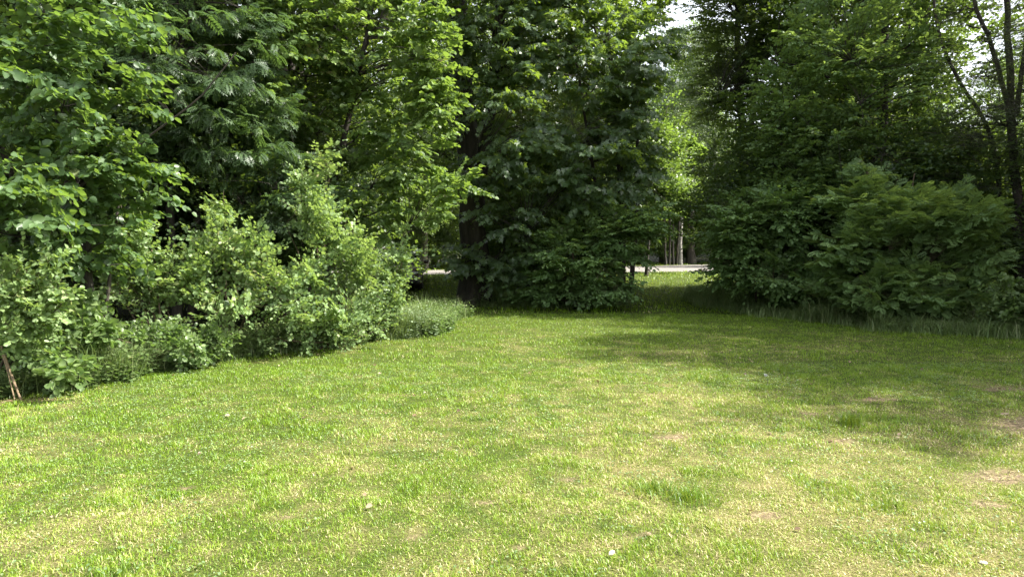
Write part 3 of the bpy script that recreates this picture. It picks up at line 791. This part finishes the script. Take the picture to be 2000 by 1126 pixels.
# right
make_tree('alder_tree', 'tall twin trunked alder standing to the right of the gap', 'tree',
    [([gp(1448, 24, -.1), W_(1445, 250, 24), W_(1430, 100, 24), W_(1440, -300, 24)], .14, .06), ([gp(1460, 24.2, -.1), W_(1462, 250, 24.2), W_(1475, 80, 24.2), W_(1490, -300, 24)], .13, .05)],
    [ell(1420, 70, 23, 80, 120, 1.8), ell(1500, 150, 22.6, 80, 110, 1.6), ell(1480, -120, 23, 150, 150, 2.5), ell(1390, 180, 23.5, 50, 70, 1), ell(1480, 300, 22.5, 70, 60, 1.2), ell(1400, 20, 22.6, 70, 90, 1.5), ell(1550, 60, 22.5, 80, 100, 1.5), ell(1440, 210, 22.3, 70, 80, 1.2), ell(1385, 330, 22.8, 40, 60, .9), ell(1400, 420, 22.3, 45, 50, .9)],
    980, 'small', .09, M_ALDER, B_DARK, twigs=6, nleaf=9, tlen=.42, droop=.3, up=.15, limb_r=.05)
make_tree('broadleaf_tree', 'broad crowned tree with dark trunks in the right hand group', 'tree',
    [([gp(1722, 18, -.1), W_(1720, 350, 18), W_(1715, 100, 18), W_(1700, -200, 18)], .14, .07), ([gp(1776, 18.5, -.1), W_(1775, 300, 18.5), W_(1790, 60, 18.5), W_(1800, -200, 18.5)], .13, .06)],
    [ell(1620, 90, 17, 130, 120, 1.6), ell(1740, 170, 16.6, 110, 110, 1.3), ell(1600, 260, 17, 110, 90, 1.3), ell(1720, 330, 17, 110, 70, 1.2), ell(1790, 60, 17.5, 90, 110, 1.4), ell(1690, -180, 18, 230, 190, 2.5), ell(1560, 370, 17.3, 80, 60, 1.0), ell(1660, 400, 16.6, 90, 60, 1.0), ell(1840, 300, 16.6, 60, 80, 1.0), ell(1510, 200, 17.6, 70, 110, 1.2)],
    900, 'small', .095, M_ASH, B_DARK, twigs=6, nleaf=9, tlen=.42, droop=.2, ldroop=.2, flat=1.2, jit=.4, limb_r=.045, inner=.3)
make_tree('hazel_bush', 'spreading hazel bush at the right side of the grassy gap', 'shrub',
    [([gp(1480, 18.6, -.1), W_(1470, 480, 18.4), W_(1440, 400, 18)], .04, .015), ([gp(1510, 18.6, -.1), W_(1540, 470, 18.2), W_(1560, 400, 18)], .04, .015)],
    [ell(1440, 450, 17.4, 70, 70, 1.0), ell(1530, 420, 17.0, 80, 65, 1.0), ell(1430, 530, 17.6, 55, 35, .7), ell(1530, 535, 16.6, 70, 45, .8), ell(1580, 370, 17, 60, 50, .8)],
    330, 'round', .095, M_HAZEL2, B_TWIG, twigs=6, nleaf=8, tlen=.42, droop=.18, up=.02, flat=1.8, jit=.22, ldroop=.1, limb_r=.015)
make_tree('rowan_bush', 'feathery leaved young rowan thicket at the right edge of the lawn', 'shrub',
    [([gp(1700, 15.2, -.1), W_(1690, 420, 15.2), W_(1690, 340, 15)], .03, .012), ([gp(1760, 15.2, -.1), W_(1770, 420, 15), W_(1780, 340, 15)], .03, .012), ([gp(1830, 15.0, -.1), W_(1850, 460, 15), W_(1870, 400, 14.8)], .03, .012)],
    [ell(1680, 390, 14.9, 75, 35, .8), ell(1770, 425, 14.4, 80, 55, .9), ell(1860, 430, 14.1, 80, 40, .8), ell(1680, 490, 14.8, 90, 60, .8), ell(1780, 545, 14.2, 120, 40, .8), ell(1890, 500, 14.2, 50, 50, .7), ell(1800, 590, 14.0, 150, 22, .6), ell(1900, 560, 14.2, 50, 40, .6), ell(1640, 560, 15.2, 60, 25, .5), ell(1850, 385, 14.6, 45, 20, .4), ell(1690, 345, 15.3, 30, 24, .4), ell(1900, 440, 14.8, 50, 30, .5)],
    430, 'ash', .19, M_ASH2, B_TWIG, twigs=5, nleaf=5, tlen=.33, droop=.08, ldroop=.02, flat=1.5, jit=.34, up=.22, limb_r=.012, tonebias=.1, inner=.3)
# sparse dark larch at the right edge
make_tree('larch_tree', 'open crowned tree with dark forked limbs against the bright sky at right', 'tree',
    [([gp(2000, 16, -.1), W_(1985, 420, 16), W_(1962, 230, 16), W_(1950, 60, 16), W_(1935, -150, 16)], .125, .045),
     ([W_(1968, 250, 16), W_(1925, 110, 15.8), W_(1885, 20, 15.6), W_(1850, -120, 15.5)], .06, .03),
     ([W_(1972, 230, 16), W_(1985, 90, 16.2), W_(1990, -120, 16.4)], .055, .025),
     ([gp(1990, 16.5, -.1), W_(1925, 250, 16.5), W_(1860, 170, 16.4), W_(1810, 70, 16.3), W_(1800, -80, 16.2)], .065, .025)],
    [ell(1900, 80, 15.5, 100, 110, 1.3), ell(1960, 230, 15.5, 90, 90, 1.3), ell(1880, 250, 15.6, 70, 60, 1), ell(1950, -120, 16, 180, 150, 2), ell(1930, 340, 15.8, 80, 50, 1), ell(2080, 100, 16, 110, 200, 1.6)],
    420, 'needle', .17, M_LARCH, B_DARK, n_limb=90, twigs=5, nleaf=6, tlen=.50, droop=.12, limb_r=.020, limb_rise=-.05, trad=.006)
make_shrub('elder_bush', 'dark bush at the far right end of the tall grass', [(9.6, 13.0), (9.9, 13.2)],
    [(world(1990, 555, 12.7), .25), (world(2050, 540, 12.7), .3), (world(1960, 590, 12.6), .2), (world(2010, 600, 12.4), .3)], 'small', .08, M_HERB, B_TWIG, stems_per=5, start=.1)

# fern by the right hand shrub
def make_fern(name, label, x, y, n, L, size_):
    z = float(ground_z(x, y)); root = empty(name, (x, y, z)); tag(root, label, 'fern')
    lv = Leaves(); a = np.arange(n) * 2.4 + R.normal(size=n) * .2
    A = np.stack([np.cos(a), np.sin(a), np.full(n, 1.1) + R.normal(size=n) * .2], 1)
    N = np.stack([-np.cos(a), -np.sin(a), np.full(n, .9)], 1)
    lv.add(np.tile(np.array([[x, y, z]]), (n, 1)), A, N, L * R.uniform(.75, 1.1, n), R.random(n))
    lv.build('fronds', 'fern', M_FERN, root, origin=(x, y, z))
make_fern('fern', 'large fern at the lawn edge below the right hazel bush', 7.05, 16.3, 16, .85, .8)
make_fern('fern', 'smaller fern just right of the large fern', 7.65, 16.2, 12, .65, .8)

# ------------------------------------------------------------------ woodland behind
def proto(name, label, leaf, size, mat, bark, h, r, n, group, tw=4, nl=4, tl=.55):
    return make_tree(name, label, 'tree', [([(0, 0, -.1), (.1, 0, h * .4), (-.05, .1, h * .75), (0, 0, h * .95)], .16 * h / 12, .03)],
        [(np.array([0, 0, h * .72]), np.array([r * .8, r * .8, h * .28])), (np.array([r * .3, 0, h * .48]), np.array([r, r * .9, h * .25])), (np.array([-r * .3, .3, h * .33]), np.array([r * .85, r, h * .22]))],
        n, leaf, size, mat, bark, group=group, twigs=tw, nleaf=nl, tlen=tl, twig_tubes=False, droop=.25, n_limb=16, limb_r=.04, inner=.4)
GW = 'trees of the wood behind the clearing'
LW1 = 'dark broad leaved tree standing in the wood behind the clearing'
LW2 = 'bushy understorey tree standing in the wood behind the clearing'
LW3 = 'lighter green woodland tree on the far side of the gravel road'
p1 = proto('woodland_tree', LW1, 'clump', .30, M_WOOD, B_DARK, 13, 3.2, 520, GW)
p2 = proto('woodland_tree', LW1, 'clump2', .27, M_ALDER, B_DARK, 11, 2.6, 480, GW)
p3 = proto('understorey_tree', LW2, 'clump', .22, M_WOOD, B_DARK, 5.0, 2.2, 330, GW)
p4 = proto('woodland_tree', LW3, 'clump2', .34, M_LIME, B_GREY, 15, 3.6, 560, 'trees beyond the road')
protos = [p1, p2, p3, p4]
first = [True] * 4
def place(i, x, y, s=1.0, label=None):
    rz = R.uniform(0, 6.28); z = float(ground_z(x, y))
    s *= R.uniform(.88, 1.12)
    if first[i]:
        o = protos[i]; o.location = (x, y, z); o.rotation_euler = (0, 0, rz); o.scale = (s, s, s); first[i] = False
    else:
        o = copy_tree(protos[i], (x, y, z), rz, s)
    if label: o['label'] = label
    return o
# behind the left bushes
for (x, y, i) in [(-9.5, 12.5, 0), (-7.2, 13.8, 0), (-5.0, 15.6, 1), (-10.5, 16.5, 1), (-7.8, 18, 0), (-12.5, 20, 0), (-15, 15, 1), (-11, 24, 1),
                  (-7.5, 11.6, 2), (-5.6, 13.4, 2), (-8.8, 15, 2), (-6.6, 16.6, 2), (-4.6, 15.2, 2), (-10, 20, 2), (-12, 12, 2), (-7.2, 20.5, 2),
                  (-14, 27, 0), (-18, 22, 0)]:
    place(i, x, y, 1.0, ['tall dark tree in the thick wood behind the left hand bushes', 'slimmer tree in the thick wood behind the left hand bushes', 'bushy understorey tree filling the wood behind the left hand bushes'][i])
# behind the middle trees
for (x, y, i) in [(0.6, 23.2, 1), (2.4, 22.8, 2), (.2, 22.0, 2), (1.4, 24.2, 2), (3.3, 27.5, 3), (-.6, 27.0, 3), (-1.75, 29.0, 0)]:
    place(i, x, y, 1.0, ['tall dark tree behind the big maple trunk', 'slim tree growing behind the middle maples', 'understorey bush in the shade behind the middle maples', 'sunlit light green tree behind the thin stemmed maple' if x > 2 else 'sunlit light green tree between the big maple and the road'][i])
# right bank
for (x, y, i) in [(10.2, 20.5, 0), (8.6, 21.5, 2), (12.5, 18.5, 2), (7.6, 19.6, 2), (10.8, 17.6, 2), (9.3, 17.2, 2), (10.8, 22.8, 1), (14.5, 19, 2), (9.8, 23.6, 2), (9.5, 19.4, 2),
                  (13.2, 10.6, 0), (16.0, 14.0, 0), (15.5, 12.2, 1), (13.4, 8.2, 1), (13.0, 15.2, 2), (12.9, 6.7, 1)]:
    place(i, x, y, 1.0, ['tall dark tree in the wood at the right of the lawn', 'slimmer tree in the wood at the right of the lawn', 'bushy understorey tree in the wood at the right of the lawn'][i])

# far side of the road
def beyond():
    n = 0
    for row, (d0, sp) in enumerate([(3.0, 4.2), (8, 5.0), (14, 6.0), (22, 7)]):
        x = -(34.0 + 4 * row)
        while x < 44 + 5 * row:
            yy = float(road_y(np.array([x]))[1][0]) + d0 + R.uniform(-1.5, 1.5)
            if not (row == 0 and 9.0 < x < 13.0):
                lbl = None
                kk = 3 if (row + int(x)) % 3 else 0
                if row and x / yy > .55: x += sp; continue
                o = place(kk, x, yy, .95, LW3 if kk == 3 else 'dark green woodland tree on the far side of the gravel road')
                o['group'] = 'trees beyond the road'
                n += 1
            x += sp * R.uniform(.8, 1.25)
    for (x0, d0, d1, sp0) in [(-30, 1.6, 4.5, 1.8), (-40, 8, 14, 3.2), (-50, 17, 26, 4.5)]:
      x = x0
      while x < -x0 + 14:
        yy = float(road_y(np.array([x]))[1][0]) + R.uniform(d0, d1)
        o = place(2, x, yy, R.uniform(.6, 1.0)); o['label'] = 'roadside bush on the far side of the gravel road'; o['group'] = 'bushes beyond the road'
        x += sp0 * R.uniform(.7, 1.3)
    return n
beyond()

# far birch with its white trunk beside a dark trunk
make_tree('birch_tree', 'birch with a white peeling trunk seen through the gap by the road', 'tree',
    [([gp(1328, 51, -.1), W_(1330, 400, 51), W_(1334, 220, 51)], .15, .06)],
    [ell(1325, 230, 44.5, 60, 90, 2.0), ell(1345, 100, 45, 60, 60, 2.2), ell(1335, 350, 48, 45, 45, 1.4)],
    480, 'clump2', .3, M_WOOD, B_BIRCH2, twigs=4, nleaf=4, tlen=.6, twig_tubes=False, limb_r=.02, n_limb=8)
make_tree('alder_clump', 'clump of thin dark stems beside the road left of the white birch', 'tree',
    [([gp(1300 + 7 * i, 50 + .3 * i, -.1), W_(1296 + 9 * i + 3 * (i % 2), 430, 50), W_(1285 + 15 * i, 330, 50)], .08, .03) for i in range(4)],
    [ell(1295, 350, 49.5, 45, 50, 1.5), ell(1270, 420, 49.5, 30, 30, 1.2)], 200, 'clump2', .26, M_WOOD, B_DARK, twigs=4, nleaf=4, tlen=.5, twig_tubes=False, limb_r=.03, n_limb=6)
make_tree('oak_tree', 'dark thick trunked tree right beside the white birch', 'tree',
    [([gp(1349, 52, -.1), W_(1347, 400, 52), W_(1350, 160, 52)], .32, .08)],
    [ell(1380, 300, 51, 50, 70, 1.8), ell(1360, 180, 50, 70, 100, 2.4)],
    220, 'clump', .3, M_WOOD, B_DARK, twigs=4, nleaf=4, tlen=.6, twig_tubes=False, limb_r=.06)
make_tree('maple_sapling', 'bright lime green maple branches lit from behind in the gap', 'tree',
    [([gp(1262, 29, -.1), W_(1270, 420, 29), W_(1290, 300, 29), W_(1300, 200, 29)], .07, .02)],
    [ell(1290, 290, 28, 42, 45, .9), ell(1325, 350, 28, 40, 25, .7), ell(1275, 370, 28, 30, 30, .6), ell(1340, 300, 28.5, 35, 30, .7), ell(1295, 405, 28, 45, 18, .7)],
    120, 'maple', .17, M_LIME, B_DARK, twigs=4, nleaf=6, tlen=.4, n_limb=8, limb_r=.02)
make_tree('willow_tree', 'pale grey green willow glimpsed between the alder and the maples', 'tree',
    [([gp(1400, 33, -.1), W_(1400, 400, 33), W_(1390, 280, 33), W_(1400, 180, 33)], .12, .04)],
    [ell(1390, 270, 32, 55, 60, 1.4), ell(1420, 350, 32, 40, 50, 1.2), ell(1365, 180, 32, 45, 50, 1.1), ell(1400, 110, 33, 45, 50, 1.1)],
    330, 'clump2', .22, M_WILLOW, B_DARK, twigs=4, nleaf=5, tlen=.5, twig_tubes=False, limb_r=.03)

for (x, y, s_, lb) in [(13.5, 55, 1.1, 'light green tree rising behind the far white birch'), (21, 44, 1.0, 'light green tree across the road behind the twin trunked alder'), (27, 47, .95, 'light green tree across the road behind the broad crowned tree'), (19.5, 27, .62, 'small light tree glimpsed below the limbs of the right edge tree'), (23.5, 31, .75, 'light green tree glimpsed between the limbs of the right edge tree')]:
    place(3, x, y, s_, lb)

# ------------------------------------------------------------------ parked car behind the left bushes
def simple_mat(name, col, rough=.4, metal=0.0, coat=0.0):
    m, t = nodes(name); out = t.nodes.new("ShaderNodeOutputMaterial"); p = t.nodes.new("ShaderNodeBsdfPrincipled")
    tc = t.nodes.new("ShaderNodeTexCoord"); n = t.nodes.new("ShaderNodeTexNoise"); n.inputs['Scale'].default_value = 6; n.inputs['Detail'].default_value = 5
    t.links.new(tc.outputs['Object'], n.inputs['Vector'])
    c = ramp(t, [(.3, tuple(v * .85 for v in col)), (.7, tuple(min(1, v * 1.12) for v in col))], n.outputs['Fac'])
    t.links.new(c, p.inputs['Base Color']); p.inputs['Roughness'].default_value = rough; p.inputs['Metallic'].default_value = metal
    p.inputs['Coat Weight'].default_value = coat
    t.links.new(p.outputs[0], out.inputs[0]); return m
M_PAINT = simple_mat("maroon_paint", (.045, .010, .012), .35, 0, 1.0)
M_GLASS = simple_mat("dark_glass", (.012, .014, .016), .05)
M_TYRE = simple_mat("tyre_rubber", (.012, .012, .012), .85)
M_RIM = simple_mat("alloy_rim", (.35, .35, .36), .35, 1.0)
M_LAMP = simple_mat("headlight_glass", (.55, .55, .56), .12, .3)
M_BLACK = simple_mat("black_trim", (.01, .01, .01), .5)
def loft(name, secs, mat, parent):
    """secs: list of (y, list of (x,z)) rings, closed and capped"""
    V = []; F = []; n = len(secs[0][1])
    for (yy, ring) in secs: V += [(x, yy, z) for x, z in ring]
    fs = []; fi = []
    for s in range(len(secs) - 1):
        for j in range(n):
            k = (j + 1) % n; fs.append(4); fi += [s * n + j, s * n + k, (s + 1) * n + k, (s + 1) * n + j]
    fs.append(n); fi += list(range(n))[::-1]; fs.append(n); fi += [(len(secs) - 1) * n + j for j in range(n)]
    o = make_mesh(name, np.array(V), fs, fi, mat, parent, smooth=True)
    b = o.modifiers.new('bevel', 'BEVEL'); b.width = .03; b.segments = 2; b.angle_limit = math.radians(40); b.limit_method = 'ANGLE'
    return o
def ring(hw, z0, z1, cr=.12):
    return [(-hw + cr * .6, z0), (hw - cr * .6, z0), (hw, z0 + cr), (hw, z1 - cr * 1.3), (hw - cr, z1), (-hw + cr, z1), (-hw, z1 - cr * 1.3), (-hw, z0 + cr)]
cx_, cy_ = -4.04, 23.6
car = empty('parked_car', (cx_, cy_, float(ground_z(cx_, cy_))))
car.rotation_euler = (0, 0, math.radians(4))
tag(car, 'dark maroon car parked nose towards the lawn behind the left bushes', 'car')
loft('body', [(-.02, ring(.72, .28, .60)), (.10, ring(.82, .22, .74)), (.5, ring(.88, .2, .86)), (1.15, ring(.90, .2, .95)), (2.0, ring(.90, .2, .98)), (3.4, ring(.90, .2, 1.0)), (4.0, ring(.88, .22, .98)), (4.25, ring(.82, .28, .85))], M_PAINT, car)
loft('cabin', [(1.15, ring(.74, .93, .99, .03)), (1.75, ring(.66, .93, 1.42, .08)), (2.6, ring(.66, .95, 1.48, .08)), (3.4, ring(.64, .95, 1.44, .08)), (3.95, ring(.70, .93, 1.02, .03))], M_GLASS, car)
loft('roof', [(1.78, ring(.62, 1.40, 1.45, .02)), (2.6, ring(.62, 1.46, 1.51, .02)), (3.35, ring(.60, 1.42, 1.47, .02))], M_PAINT, car)
loft('bumper', [(-.10, ring(.68, .26, .44, .05)), (-.03, ring(.78, .24, .50, .05)), (.12, ring(.84, .22, .50, .05))], M_BLACK, car)
for s in (-1, 1):
    hl = loft('headlight', [(-.03, [(s * .48, .60), (s * .70, .60), (s * .72, .66), (s * .50, .68)]), (.12, [(s * .48, .58), (s * .80, .60), (s * .82, .72), (s * .50, .72)])], M_LAMP, car)
    mr = loft('side_mirror', [(1.25, [(s * .92, .98), (s * 1.08, .98), (s * 1.08, 1.09), (s * .92, 1.09)]), (1.40, [(s * .90, .95), (s * 1.10, .95), (s * 1.10, 1.12), (s * .90, 1.12)])], M_PAINT, car)
    for yy in (.85, 3.35):
        a = np.linspace(0, 2 * np.pi, 25)[:-1]
        prof = [(.62, .18), (.64, .30), (.70, .325), (.86, .325), (.90, .30), (.90, .18)]
        V = []; fs = []; fi = []
        for (xx, rr_) in prof: V += [(s * xx, yy + rr_ * math.cos(t_), .32 + rr_ * math.sin(t_)) for t_ in a]
        for q in range(len(prof) - 1):
            for j in range(24):
                k = (j + 1) % 24; fs.append(4); fi += [q * 24 + j, q * 24 + k, (q + 1) * 24 + k, (q + 1) * 24 + j]
        wh = make_mesh('wheel', np.array(V), fs, fi, M_TYRE, car, smooth=True)
        V = []; fs = []; fi = []
        for sp in range(10):
            t0 = sp * .628; t1 = t0 + .3
            k = len(V); V += [(s * .885, yy + .05 * math.cos(t0), .32 + .05 * math.sin(t0)), (s * .89, yy + .19 * math.cos(t0), .32 + .19 * math.sin(t0)), (s * .89, yy + .19 * math.cos(t1), .32 + .19 * math.sin(t1)), (s * .885, yy + .05 * math.cos(t1), .32 + .05 * math.sin(t1))]
            fs.append(4); fi += [k, k + 1, k + 2, k + 3]
        make_mesh('rim', np.array(V), fs, fi, M_RIM, wh)

# ------------------------------------------------------------------ small things on the lawn
tb = Tubes(); tb.add(spline([W_(-12, 655, 7.3), W_(0, 690, 7.3), W_(12, 730, 7.25), gp(32, 7.2, -.02)], 12), np.linspace(.016, .011, 12) * (1 + .15 * np.sin(np.arange(12) * 1.9)), 8); tb.add(spline([W_(-4, 690, 7.22), W_(4, 715, 7.2), gp(20, 7.12, -.02)], 8), np.linspace(.005, .007, 8), 6)
st = tb.build('leaning_stick', B_STICK); tag(st, 'bare pale stick leaning out of the ground at the left edge', 'stick')

def tuft(x, y, n, h, r, label, kindmat=M_TALL, name='grass_tuft'):
    a = R.uniform(0, 6.28, n); q = np.minimum(np.abs(R.normal(size=n)), 1.7) * r * .62
    px_ = x + np.cos(a) * q * 1.3; py_ = y + np.sin(a) * q
    o = blades(np.stack([px_, py_, ground_z(px_, py_) - .004], 1), h * (.4 + .7 * R.random(n)), .004 * (.6 + .7 * R.random(n)), R.uniform(.2, 1.2, n), R.random(n) * .24, name, M_BLADE, curl=.6)
    tag(o, label, 'grass tuft')
tuft(.93, 4.45, 300, .10, .13, 'dark taller grass tuft in the dry lawn, left of the pair')
tuft(1.13, 4.32, 420, .10, .17, 'dark taller grass tuft in the dry lawn, right of the pair')
tuft(3.1, 6.2, 350, .17, .12, 'coarse grass tuft in the shaded part of the lawn at right')
# dandelion clock
def dandelion(px, py, label):
    Y = 1.6 * F / (py + 22 - HORIZ); b = np.array(gp(px, Y)); root = empty('dandelion_clock', b); tag(root, label, 'flower')
    tb = Tubes(); top = b + np.array([-.02, 0, .13]); tb.add(spline([b, b + np.array([.01, 0, .07]), top], 6), np.full(6, .0025), 4); tb.build('stem', M_HERB2, root, origin=b)
    lv = Leaves(); n = 60; d = unit(R.normal(size=(n, 3)))
    lv.add(np.tile(top, (n, 1)), d, unit(R.normal(size=(n, 3))), np.full(n, .02), np.ones(n)); lv.build('seed_head', 'small', M_SEED, root, origin=b)
M_SEED = simple_mat("seed_fluff", (.62, .62, .58), .9)
dandelion(1503, 733, 'white dandelion seed head standing in the lawn where the shade begins')
# pale stone, lower right
def stone(px, py, r, label):
    Y = 1.6 * F / (py - HORIZ); b = np.array(gp(px, Y))
    th = np.linspace(0, np.pi, 9); ph = np.linspace(0, 2 * np.pi, 15)[:-1]
    V = []; fs = []; fi = []
    for i, t_ in enumerate(th):
        for j, p_ in enumerate(ph):
            rr_ = r * (1 + .18 * math.sin(3 * p_ + 2 * t_) + .06 * random.random())
            V.append((1.4 * rr_ * math.sin(t_) * math.cos(p_), rr_ * math.sin(t_) * math.sin(p_), .6 * rr_ * math.cos(t_) + r * .35))
    for i in range(8):
        for j in range(14):
            k = (j + 1) % 14; fs.append(4); fi += [i * 14 + j, (i + 1) * 14 + j, (i + 1) * 14 + k, i * 14 + k]
    o = make_mesh('stone', np.array(V), fs, fi, M_STONE, smooth=True); o.location = b; tag(o, label, 'stone')
M_STONE = bark_mat("pale_stone", (.35, .32, .27), (.60, .56, .50), 30, 1, .3)
stone(1942, 1114, .014, 'small pale stone lying in the grass at the bottom right')
